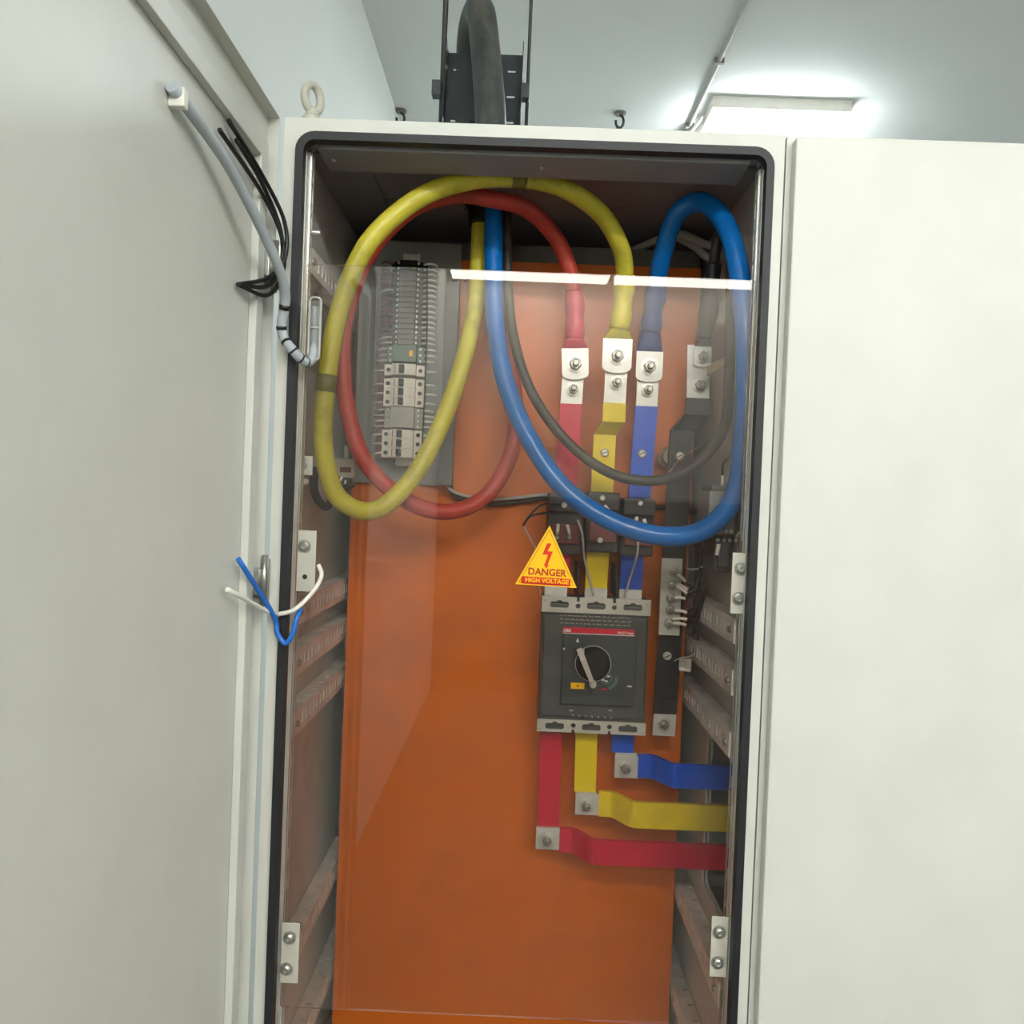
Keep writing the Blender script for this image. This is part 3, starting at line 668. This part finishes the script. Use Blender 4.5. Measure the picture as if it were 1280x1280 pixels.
# ------------------------------------------------------------------ busbars below the breaker
def hline(x_start, ys, jog0, jog1, yj, x_end):
    # centre-line pixels, converted so that the bar keeps one height while it jogs towards the front
    z = at(x_start, ys, .3355).z; xa = at(x_start, ys, .3355).x; xb = at(jog0, ys, .3355).x; xc = at(jog1, yj, .285).x; xd = .62
    m_ = [(xb+(xc-xb)*k/10, .3355-.05*(3*(k/10)**2-2*(k/10)**3), z) for k in range(11)]
    return [(xa, .3355, z)]+m_+[(xd, .2855, z)]
def lower2(col, sleeve, l1, l2, vx, vy0, vy1, pl, hp, hw_):
    P = [at(vx[0], vy0, .345), at(vx[1], vy1, .345)]
    t = thing('busbar', l1, 'busbar', P[-1])
    part('sleeve', MB().ribbon(P, (1, 0, 0), .0436, .0096), sleeve, t, col+' insulating sleeve')
    x0, x1, z0, z1 = rect(pl[0], pl[1], pl[2], pl[3], .335)
    part('tinned_end', MB().box(x0+.002, x1-.002, .341, .349, z0+.002, P[-1].z), 'tin', t, 'bare tinned bar end')
    t2 = thing('busbar', l2, 'busbar', (hp[0][0], hp[0][1], hp[0][2]-.02))
    part('tinned_end', MB().box(x0, hp[0][0]+.002, .3315, .3395, z0, z1, .0008), 'tin', t2, 'bare tinned bar end')
    part('sleeve', MB().ribbon(hp, (0, 0, 1), hw_, .0096), sleeve, t2, col+' insulating sleeve')
    q = at((pl[0]+pl[2])/2-1, (pl[1]+pl[3])/2+1, .331); inst('bolt', BOLT_M, (q.x, .3313, q.z), t2)
lower2('red', 'sleeve_red', 'red sleeved short busbar dropping from the breaker bottom', 'red sleeved horizontal busbar below the yellow one', (689, 685), 915, 1032, (670, 1034, 699, 1061), hline(699, 1049, 712, 745, 1066, 912), .048)
lower2('yellow', 'sleeve_yellow', 'yellow sleeved short busbar dropping from the breaker bottom', 'yellow sleeved horizontal busbar between the red and blue ones', (733, 731), 915, 989, (719, 992, 748, 1018), hline(748, 1004, 762, 795, 1020, 915), .050)
lower2('blue', 'sleeve_blue', 'blue sleeved short busbar dropping from the breaker bottom', 'blue sleeved horizontal busbar directly below the breaker', (779, 778), 915, 940, (768, 945, 797, 972), hline(797, 957, 812, 845, 970, 905), .046)

# ------------------------------------------------------------------ current transformers around the busbars
CTW = []
def ct(px, py, bpx, w_, h_, label, screws, ferr):
    c = at(px, py, .30); bx = at(bpx, py, .32).x
    t = thing('current_transformer', label, 'transformer', (c.x, .33, c.z-h_/2), 'current transformers on the busbars')
    zt_, zb_ = c.z+h_/2, c.z-h_/2
    b = MB(); b.box(c.x-w_/2, c.x+w_/2, .296, .3105, zb_, zt_, .003); 
    b.box(min(c.x-w_/2, bx-.029), bx-.0262, .3107, .356, zb_, zt_, .001); b.box(bx+.0262, max(c.x+w_/2, bx+.029), .3107, .356, zb_, zt_, .001); b.box(c.x-w_/2, c.x+w_/2, .3562, .37, zb_, zt_, .002)
    bd = part('body', b, 'ct_black', t)
    part('terminal_block', MB().box(c.x-w_*.42, c.x+w_*.42, .286, .2958, zb_+h_*.18, zb_+h_*.50, .002), 'ct_brown', t, 'dark red terminal block')
    part('clamp_bar', MB().box(c.x-w_*.5, c.x+w_*.5, .284, .2958, zt_-h_*.30, zt_-h_*.02, .003), 'ct_black', t)
    for p in screws:
        q = at(p[0], p[1], .2838); inst('screw', SCREW_T, q, t)
    for p in ferr:
        q0, q1 = at(p[0], p[1], .276), at(p[2], p[3], .280)
        part('ferrule', MB().tube([q0, q0.lerp(q1, .5)+V((0, -.004, 0)), q1], .0034, 8), 'ferrule', t, 'white wire ferrule')
        part('terminal_screw', MB().lathe((q1.x, .2858, q1.z-.006), (0, -1, 0), [(0, .005), (.003, .005), (.004, .003)], 12), 'steel_bolt', t)
ct(706, 655, 703.5, .068, .118, 'black current transformer around the red busbar', ((705.5, 631.5),), ((697.5, 655, 697, 668), (709, 656, 712, 668)))
ct(753, 653, 750, .062, .118, 'black current transformer around the yellow busbar', ((753, 622.5), (750, 675.5)), ((755.5, 632, 762, 640),))
ct(797, 659, 795, .062, .112, 'black current transformer around the blue busbar', ((800.5, 629),), ((796, 646, 793.5, 660), (805, 649, 808, 661)))
def wire(label, pts, r, m, ends=None, group=None, name='control_wire', cat='wire', xmax=.3815):
    P = [p if isinstance(p, V) else at(*p) for p in pts]
    for p in P: p.x = min(p.x, xmax)
    if ends is None: return single(name, MB().tube(catmull(P, 6), r, 8), m, label, cat, group)
    t = thing(name, label, cat, P[0], group)
    part('insulation', MB().tube(catmull(P, 6), r, 8), m, t); 
    part('ferrule', MB().tube(catmull([at(*p) for p in ends], 5), r*1.35, 8), 'ferrule', t, 'white ferrule'); return t
wire('black wire curling out left of the red busbar transformer', [(700, 631, .285), (678, 631, .27), (662, 645, .262), (654, 657, .262), (664, 645, .268), (690, 640, .28)], .0022, 'wire_black')
wire('pale grey wire hanging from behind the sign sticker', [(655, 658, .262), (664, 676, .265), (670, 688, .28), (672, 720, .31), (676, 744, .325)], .0014, 'wire_grey')
wire('grey wire dropping past the yellow busbar to the breaker', [(722, 650, .28), (728, 668, .272), (731, 700, .275), (738, 728, .29), (742, 745, .297)], .0022, 'wire_grey')
wire('pale grey wire dropping in front of the blue busbar', [(797, 668, .278), (797, 690, .272), (791, 712, .285), (784, 735, .30), (781, 748, .305)], .0022, 'wire_grey')
wire('dark conduit cable running from the wiring duct across the plate', [(563, 608, .385), (567, 618, .382), (580, 624, .385), (610, 630, .388), (650, 627, .386), (688, 622, .384), (740, 625, .386), (800, 632, .386), (846, 636, .386), (870, 640, .386)], .0055, 'cable_black')
wire('thin grey cable along the dark conduit cable on the plate', [(560, 608, .378), (566, 614, .374), (582, 620, .376), (612, 624, .376), (650, 622, .376), (686, 618, .376), (725, 620, .376)], .0035, 'wire_grey')
wire('thin copper strand sticking out by the black neutral busbar', [(823, 607, .295), (838, 588, .29), (850, 574, .295), (862, 565, .29), (878, 557, .30)], .0011, 'wire_copper')

# ------------------------------------------------------------------ neutral terminal bar with its wires
x0, x1, z0, z1 = rect(825, 698, 851, 794, .313)
nt_ = thing('terminal_bar', 'light grey terminal bar with five screws on the black busbar', 'terminal bar', ((x0+x1)/2, .313, z0))
part('bar', MB().box(x0, x1, .310, .3195, z0, z1, .0008), 'strip_grey', nt_)
tscrew = MB().lathe((0, 0, 0), (0, -1, 0), [(0, .0095), (.002, .0095), (.0022, .0065), (.014, .0065), (.0142, .0040), (.017, .0035)], 14).mesh('screw', 'steel_bolt')
SC = ((842, 715), (840, 732), (838.5, 747.5), (837.5, 762), (836.5, 779))
for p in SC: inst('screw', tscrew, at(p[0], p[1], .3098), nt_)
for i, (sx_, sy_, ex_, ey_, mx_, my_) in enumerate(((846, 717, 857, 727, 880, 760), (846, 730, 860, 737, 884, 742), (845, 733, 859, 742, 886, 770), (843, 747.5, 857, 748.5, 880, 736), (843, 763, 859, 766, 888, 752), (841, 774, 859, 774, 884, 790), (841, 779, 858, 781.5, 878, 800))):
    wire('black wire with white ferrule screwed to the grey terminal bar', [(ex_, ey_, .29), ((ex_+mx_)/2+2, (ey_+my_)/2-6, .28), (mx_, my_, .285), (mx_-4, (my_+735)/2, .30), (872, 700, .33), (874, 660, .34)], .0022, 'wire_black', [(sx_, sy_, .299), ((sx_+ex_)/2, (sy_+ey_)/2-1, .293), (ex_, ey_, .29)], 'wires of the terminal bar', xmax=.354)
rnd = random.Random(3)
for i in range(9):
    wire('loose black wire tangled beside the grey terminal bar', [(868+rnd.uniform(-4, 8), 672+rnd.uniform(-6, 6), .31), (876+rnd.uniform(-8, 12), 705+rnd.uniform(-10, 10), .27+rnd.uniform(-.03, .03)), (880+rnd.uniform(-12, 10), 735+rnd.uniform(-10, 10), .27+rnd.uniform(-.04, .03)), (878+rnd.uniform(-12, 14), 760+rnd.uniform(-10, 8), .28), (872+rnd.uniform(-8, 10), 785+rnd.uniform(-8, 12), .32)], .0024, 'wire_black', None, 'tangled black wires', xmax=.354)
wire('thin white wire crossing the tangled black wires', [(860, 711, .29), (872, 711, .27), (882, 706, .26), (892, 702, .27)], .0016, 'wire_white')
wire('blue-grey strap wire by the neutral busbar screw', [(843, 826, .30), (852, 822, .29), (864, 820, .30), (872, 812, .33)], .0014, 'wire_grey')
q = at(855, 829, .31); t = thing('earth_lug', 'small earth lug with white sleeve on the plate edge', 'lug', q)
part('lug_plate', MB().box(q.x-.010, q.x+.014, .306, .312, q.z-.012, q.z+.010, .002), 'strip_grey', t)
inst('screw', SCREW_T, (q.x-.002, .3058, q.z), t)
part('sleeve', MB().tube([at(849, 836, .305), at(863, 838, .303)], .0035, 8), 'ferrule', t)

# ------------------------------------------------------------------ devices on the right wall
t = thing('control_relay', 'grey control relay with a white label behind the blue loop', 'relay', (.36, .2, at(900, 690, .15).z))
x0, x1, z0, z1 = rect(886, 614, 930, 668, .15); x1 = min(x1, .381)
part('body', MB().box(x0, x1, .15, .24, z0, z1, .003), 'panel_grey', t)
part('top_cover', MB().box(x0+.004, x1-.006, .155, .235, z1+.0004, z1+.010, .003), 'duct_grey', t)
lx0, lx1, lz0, lz1 = rect(897, 629, 916, 646, .1495)
lb = part('label', MB().box(lx0, lx1, .1494, .1499, lz0, lz1), 'label_white', t)
b = MB()
for k in range(4): b.box(lx0+.003, lx0+.003+(.018, .012, .016, .010)[k], .1490, .1494, lz1-.005-k*.005, lz1-.0035-k*.005)
part('label_print', b, 'print_dark', lb)
for k in range(5): part('terminal_screw', MB().lathe((x0+.006+k*.0085, .1499, z0+.006), (0, -1, 0), [(0, .003), (.0025, .003)], 10), 'zinc', t)
wire('black wire with white ferrule arching into the grey control relay', [(903, 594, .17), (904, 580, .165), (912, 572, .16), (926, 573, .16), (934, 580, .17), (938, 600, .19)], .002, 'wire_black', [(903, 612, .172), (903, 604, .171), (903.5, 594, .17)])
t = thing('contactor', 'black contactor with metal terminals under the grey control relay', 'contactor', (.36, .2, at(905, 715, .16).z))
x0, x1, z0, z1 = rect(893, 672, 930, 716, .16); x1 = min(x1, .380)
part('body', MB().box(x0, x1, .165, .25, z0, z1, .003), 'ct_black', t)
part('front_face', MB().box(x0+.006, x1-.006, .158, .1648, z0+.010, z1-.010, .002), 'breaker_grey', t)
for k in range(4): part('terminal_screw', MB().lathe((x0+.006+k*.0105, .1648, z1-.005), (0, -1, 0), [(0, .0035), (.003, .0035), (.004, .002)], 10), 'zinc', t)
q = at(898, 687, .156); part('marker_sleeve', MB().tube([at(896, 694, .155), at(898.5, 680, .155)], .004, 8), 'ferrule', t)
b = MB(); q = at(932, 658, .2)
wire('white ferruled wire end at the right wall above the bracket', [(928, 668, .12), (933, 668, .12), (938, 672, .14)], .004, 'wire_white')
# grey conduit-like cables high on the right
wire('flat pale grey cable crossing behind the blue loop top', [(790, 314, .44), (822, 300, .42), (850, 293, .39), (878, 304, .37), (893, 312, .37), (900, 340, .40)], .0085, 'wire_grey', xmax=.376)
wire('pale grey cable drooping under the flat one behind the blue loop', [(848, 297, .42), (866, 307, .385), (880, 318, .37), (890, 328, .37), (897, 350, .40)], .0085, 'wire_grey', xmax=.376)
# brown strap by the black lug
t = thing('cable_strap', 'brown strap bar holding the black neutral cable', 'strap', at(905, 452, .25))
part('strap', MB().ribbon([at(884, 464, .262), at(905, 452, .235), at(920, 442, .215)], (0, 0, 1), .017, .003), 'insulator', t)
inst('screw', SCREW_T, at(917, 443, .216), t)

# ------------------------------------------------------------------ control panel on the left: sub-plate, duct, terminals, miniature breakers
SPY = .388
spx0 = at(451, 330, SPY).x; spx1 = at(573, 420, SPY).x; spz1 = at(515, 303, SPY).z; spz0 = at(500, 605, SPY).z
single('sub_plate', MB().box(spx0, spx1, SPY, .3985, spz0, spz1, .001), 'panel_grey', 'grey steel sub-plate carrying the terminals and small breakers', 'plate')
dx0, dx1 = at(553, 470, .345).x, at(570, 470, .345).x; dz0, dz1 = at(555, 606, .345).z, at(570, 352, .345).z
t = thing('wiring_duct', 'grey plastic wiring duct beside the orange plate area', 'duct', ((dx0+dx1)/2, .36, dz0))
part('duct_body', MB().box(dx0+.001, dx1-.001, .349, SPY-.0005, dz0, dz1), 'duct_grey', t)
part('duct_lid', MB().box(dx0, dx1, .345, .3488, dz0, dz1, .001), 'duct_grey', t)
q = at(574, 350, .36); part('cable_stub', MB().cyl((dx1-.010, .365, dz1), (dx1-.012, .365, dz1+.022), .006, n=10), 'duct_grey', t)
rx = at(504.5, 470, .33).x; d2 = rx-.055
t = thing('wiring_duct', 'dark open wiring duct along the left ends of the terminals', 'duct', (d2+.006, .37, at(500, 575, .36).z))
part('duct_body', MB().box(rx-.057, rx-.0415, .362, SPY-.0005, at(500, 574, .36).z, at(500, 335, .36).z), 'wire_brown', t)
# DIN rail
rz0, rz1 = at(503, 582, .375).z, at(507, 316, .375).z
t = thing('din_rail', 'steel mounting rail behind the terminals and small breakers', 'rail', (rx, .38, rz0))
part('rail_web', MB().box(rx-.0135, rx+.0135, .383, SPY-.0004, rz0, rz1), 'zinc', t)
for s in (-1, 1): part('rail_flange', MB().box(rx+s*.0145-.003, rx+s*.0145+.003, .3795, .3829, rz0, rz1), 'zinc', t)
# feed-through terminals
TW = .0052
def tb_mesh():
    b = MB(); prof = [(-.036, 0), (.036, 0), (.036, .022), (.022, .030), (.016, .042), (-.016, .042), (-.022, .030), (-.036, .022)]
    b.prism(prof, (0, 0, -.0046), (V((1, 0, 0)), V((0, -1, 0)), V((0, 0, 1))), .0092); return b
tbm = tb_mesh().mesh('body', 'terminal_beige'); tbd = tb_mesh().mesh('body', 'black_plastic')
tsm = MB().lathe((0, 0, 0), (0, -1, 0), [(0, .0028), (.0012, .0028), (.002, .0016)], 10).mesh('screw', 'zinc')
def wmesh(s, m, seed):
    r_ = random.Random(seed); e = r_.uniform(-.004, .004)
    return MB().tube(catmull([(0, 0, 0), (s*.010, -.006, e*.3), (s*.020, -.002, e), (s*.026, .012, e*1.2)], 5), .0022, 6).mesh('wire', m)
WL = [wmesh(-1, m, i) for i, m in enumerate(('wire_brown', 'wire_grey', 'wire_brown', 'wire_black'))]
WR = [wmesh(1, m, i+9) for i, m in enumerate(('wire_white', 'ferrule', 'wire_white'))]
def terminal(z, dark, label, wires=True):
    t = thing('terminal_block', label, 'terminal block', (rx, .379, z-.0046), 'terminals on the steel rail')
    inst('body', tbd if dark else tbm, (rx, .379, z), t)
    for s in (-1, 1):
        inst('screw', tsm, (rx+s*.0195, .3435, z), t)
        if wires: inst('wire', random.choice(WL if s < 0 else WR), (rx+s*.030, .3500, z), t)
zts = at(506, 325, .34).z; zte = at(504, 431, .34).z; nT = 16
for k in range(nT):
    z = zts+(zte-zts)*(k+.5)/nT
    terminal(z, k < 2, 'narrow black terminal at the top of the steel rail' if k < 2 else 'narrow grey screw terminal above the small relay')
# small relay with yellow label
def relay(py0, py1, m, label, lab=True):
    z1_, z0_ = at(504, py0, .34).z, at(503, py1, .34).z
    t = thing('relay', label, 'relay', (rx, .379, z0_))
    b = MB(); b.box(rx-.038, rx+.038, .345, .379, z0_+.0004, z1_-.0004, .001); b.box(rx-.022, rx+.024, .325, .3448, z0_+.0008, z1_-.0008, .001)
    part('body', b, m, t)
    if lab: part('label', MB().box(rx+.010, rx+.017, .3244, .3249, (z0_+z1_)/2-.006, (z0_+z1_)/2+.006), 'label_yellow', t)
    n_ = max(1, int((z1_-z0_)/.009))
    for k in range(n_):
        z = z0_+(z1_-z0_)*(k+.5)/n_
        for s in (-1, 1):
            inst('screw', tsm, (rx+s*.030, .3449, z), t); inst('wire', random.choice(WL[1:2]+WR if s < 0 else WR), (rx+s*.034, .350, z), t) if s > 0 else inst('wire', WL[1], (rx+s*.034, .350, z), t)
relay(432, 454, 'relay_green', 'green-grey plug-in relay with a yellow label')
relay(509, 536, 'mcb_grey', 'grey contact block between the two three-pole breakers', False)
def mcb(py0, py1, poles, label):
    z1_, z0_ = at(504, py0, .33).z, at(503, py1, .33).z; pw = (z1_-z0_)/poles
    t = thing('miniature_breaker', label, 'circuit breaker', (rx, .379, z0_))
    for k in range(poles):
        zc = z0_+pw*(k+.5)
        prof = [(-.040, 0), (.040, 0), (.040, .040), (.024, .040), (.0235, .052), (.013, .056), (-.013, .056), (-.0235, .052), (-.024, .040), (-.040, .040)]
        bd = part('pole_body', MB().prism(prof, (rx, .379, zc-pw/2+.0002), (V((1, 0, 0)), V((0, -1, 0)), V((0, 0, 1))), pw-.0004), 'mcb_white', t)
        for s in (-1, 1):
            part('terminal_hole', MB().lathe((rx+s*.032, .3389, zc), (0, -1, 0), [(0, .0042), (.0006, .0042), (.0007, .003)], 12), 'hole_dark', bd)
            inst('wire', (WL[1] if s < 0 else WR[0]), (rx+s*.038, .352, zc), bd)
        tg = MB().box(rx-.0075, rx+.002, .312, .3228, zc-pw*.36, zc+pw*.36, .001); part('toggle', tg, 'black_plastic', bd, 'black toggle')
        part('print', MB().box(rx-.018, rx-.0165, .3243, .3247, zc-pw*.4, zc+pw*.4), 'ct_brown', bd)
mcb(455, 469, 1, 'white single-pole miniature breaker under the small relay')
mcb(473, 508, 3, 'white three-pole miniature breaker below the single-pole one')
mcb(537, 572, 3, 'white three-pole miniature breaker at the bottom of the rail')
wire('thin black wire running down along the right ends of the terminals', [(534, 332, .338), (534, 400, .334), (532, 470, .330), (529, 530, .330), (527, 575, .330)], .0014, 'wire_black')
wire('thin brown wire leaning out of the duct top', [(580, 352, .36), (590, 345, .355), (602, 337, .355)], .0014, 'wire_brown')

# ------------------------------------------------------------------ things on the left wall and door
t = thing('door_switch', 'pale grey limit switch on a bracket behind the yellow loop', 'switch', at(430, 596, .26))
x0, x1, z0, z1 = rect(417, 573, 443, 597, .26)
part('body', MB().box(x0, x1, .26, .30, z0, z1, .002), 'strip_grey', t)
part('label', MB().box(x0+.012, x1-.006, .2594, .2599, z0+.010, z0+.020), 'ct_brown', t)
part('lead', MB().tube([at(431, 573, .27), at(432, 556, .27)], .003, 8), 'wire_white', t); part('lead', MB().tube([at(434, 573, .27), at(434, 558, .27)], .0025, 8), 'wire_white', t)
part('clip', MB().tube(catmull([at(428, 596, .258), at(424, 604, .255), at(430, 610, .257), at(432, 600, .258)]), .003, 8), 'zinc', t)
part('arm', MB().ribbon([V((-.388, .275, (z0+z1)/2)), V((x0, .275, (z0+z1)/2))], (0, 0, 1), .02, .004), 'galv', t)
x0, x1, z0, z1 = rect(376, 570, 391, 594, .061)
t = thing('post_bracket', 'small zinc bracket screwed to the left post', 'bracket', ((x0+x1)/2, .061, z0))
part('plate', MB().box(x0, x1, .059, .062, z0, z1, .001), 'galv', t)
for p in ((380, 582), (382, 602)): inst('screw', SCREW_T, at(p[0], p[1], .0588), t)
# black cable and its coil under the switch
wire('thick black control cable curling on the left wall below the switch', [(395, 585, .2), (392, 605, .19), (396, 622, .18), (408, 634, .19), (418, 620, .21), (428, 612, .24), (440, 606, .28)], .0075, 'wire_black', None, None, 'control_cable', 'cable')
# grey wrapped harness from the cabinet to the door
hp = [V((-.50, -.30, 1.99)), V((-.452, -.14, 1.90)), V((-.405, -.045, 1.80)), at(352, 412, -.030), at(368, 440, -.030), at(384, 453, -.012), at(391, 445, -.002), at(393.5, 430, .006), at(394, 405, .009), at(393.5, 384, .010)]
hp[0] = V((DX-.0105, -.36, 1.96)); hp[1] = V((DX+.010, -.22, 1.92)); hp[2] = V((DX+.032, -.065, 1.825))
path = catmull(hp, 10)
t = thing('wire_harness', 'grey spiral-wrapped wire harness looping from the door into the cabinet', 'harness', hp[4])
part('wrap', MB().tube(path, [.0075]*len(path), 14), 'harness_grey', t)
for k in range(24, 50, 5): part('tie', MB().tube(path[k:k+2], .0080, 14), 'wire_black', t, 'black tie mark')
# clear clip frame round the harness
x0, x1, z0, z1 = rect(386, 372, 400, 450, -.002)
t = thing('cable_clip', 'clear plastic cable clip frame on the left post', 'clip', ((x0+x1)/2, -.002, z0))
lp = [V((p[0], -.002, p[1])) for p in rrect(x0, z0, x1, z1, .006, 4)]
part('frame', MB().tube(lp, .0022, 8, closed=True), 'wire_grey', t)
part('cross_bar', MB().tube([V((x0, -.002, z0+(z1-z0)*.52)), V((x1, -.002, z0+(z1-z0)*.52))], .002, 8), 'wire_grey', t)
part('window', MB().box(x0+.003, x1-.003, -.0025, -.0015, z0+.004, z1-.004), 'clear_plastic', t)
# black wires at the door hinge
for k, (dx_, dz_) in enumerate(((0, 0), (.006, .012), (.003, -.014))):
    single('door_wire', MB().tube(catmull([V((DX-.010, -.16-.03*k, 1.99+dz_)), V((DX-.002, -.07, 1.965+dz_)), V((DX+.012+dx_, -.022, 1.915+dz_)), V((DX+.014+dx_, -.020, 1.86+dz_)), V((DX+.004, -.05, 1.82+dz_)), V((DX-.012, -.13, 1.80))], 8), .0032, 8), 'wire_black', 'black wire looping at the upper door hinge', 'wire', 'black wires at the upper hinge')
# white and blue wires at the lower hinge
wire('white wire hanging from the left bracket towards the door', [V((DX-.008, -.14, 1.37)), at(338, 766, -.02), at(352, 767, -.014), at(368, 762, -.014), at(384, 748, -.006), at(397, 731, .006), at(402, 718, .012), at(398, 706, .017)], .0036, 'wire_white')
wire('blue wire drooping below the white one at the door hinge', [V((DX-.008, -.10, 1.41)), at(341, 768, -.02), at(347, 792, -.014), at(357, 804, -.014), at(366, 792, -.014), at(370, 776, -.012), at(373, 768, -.006), at(376, 761, .006)], .0042, 'wire_blue')
# stud in the left post
q = at(388, 288, .03)
t = thing('post_stud', 'bright zinc stud and nut on the left post', 'bolt', q)
part('nut', MB().lathe((q.x-.012, .0395, q.z), (1, 0, 0), [(0, .008), (.008, .008)], 6), 'zinc', t)
part('stud', MB().cyl((q.x-.012, .0395, q.z), (q.x+.014, .0395, q.z), .0035, n=10), 'zinc', t)

t = thing('cable_saddle', 'small white saddle clip holding the harness on the door', 'clip', hp[0])
part('strap', MB().box(DX-.0184, DX+.0005, -.352, -.340, hp[0].z-.018, hp[0].z+.004, .002), 'wire_white', t)
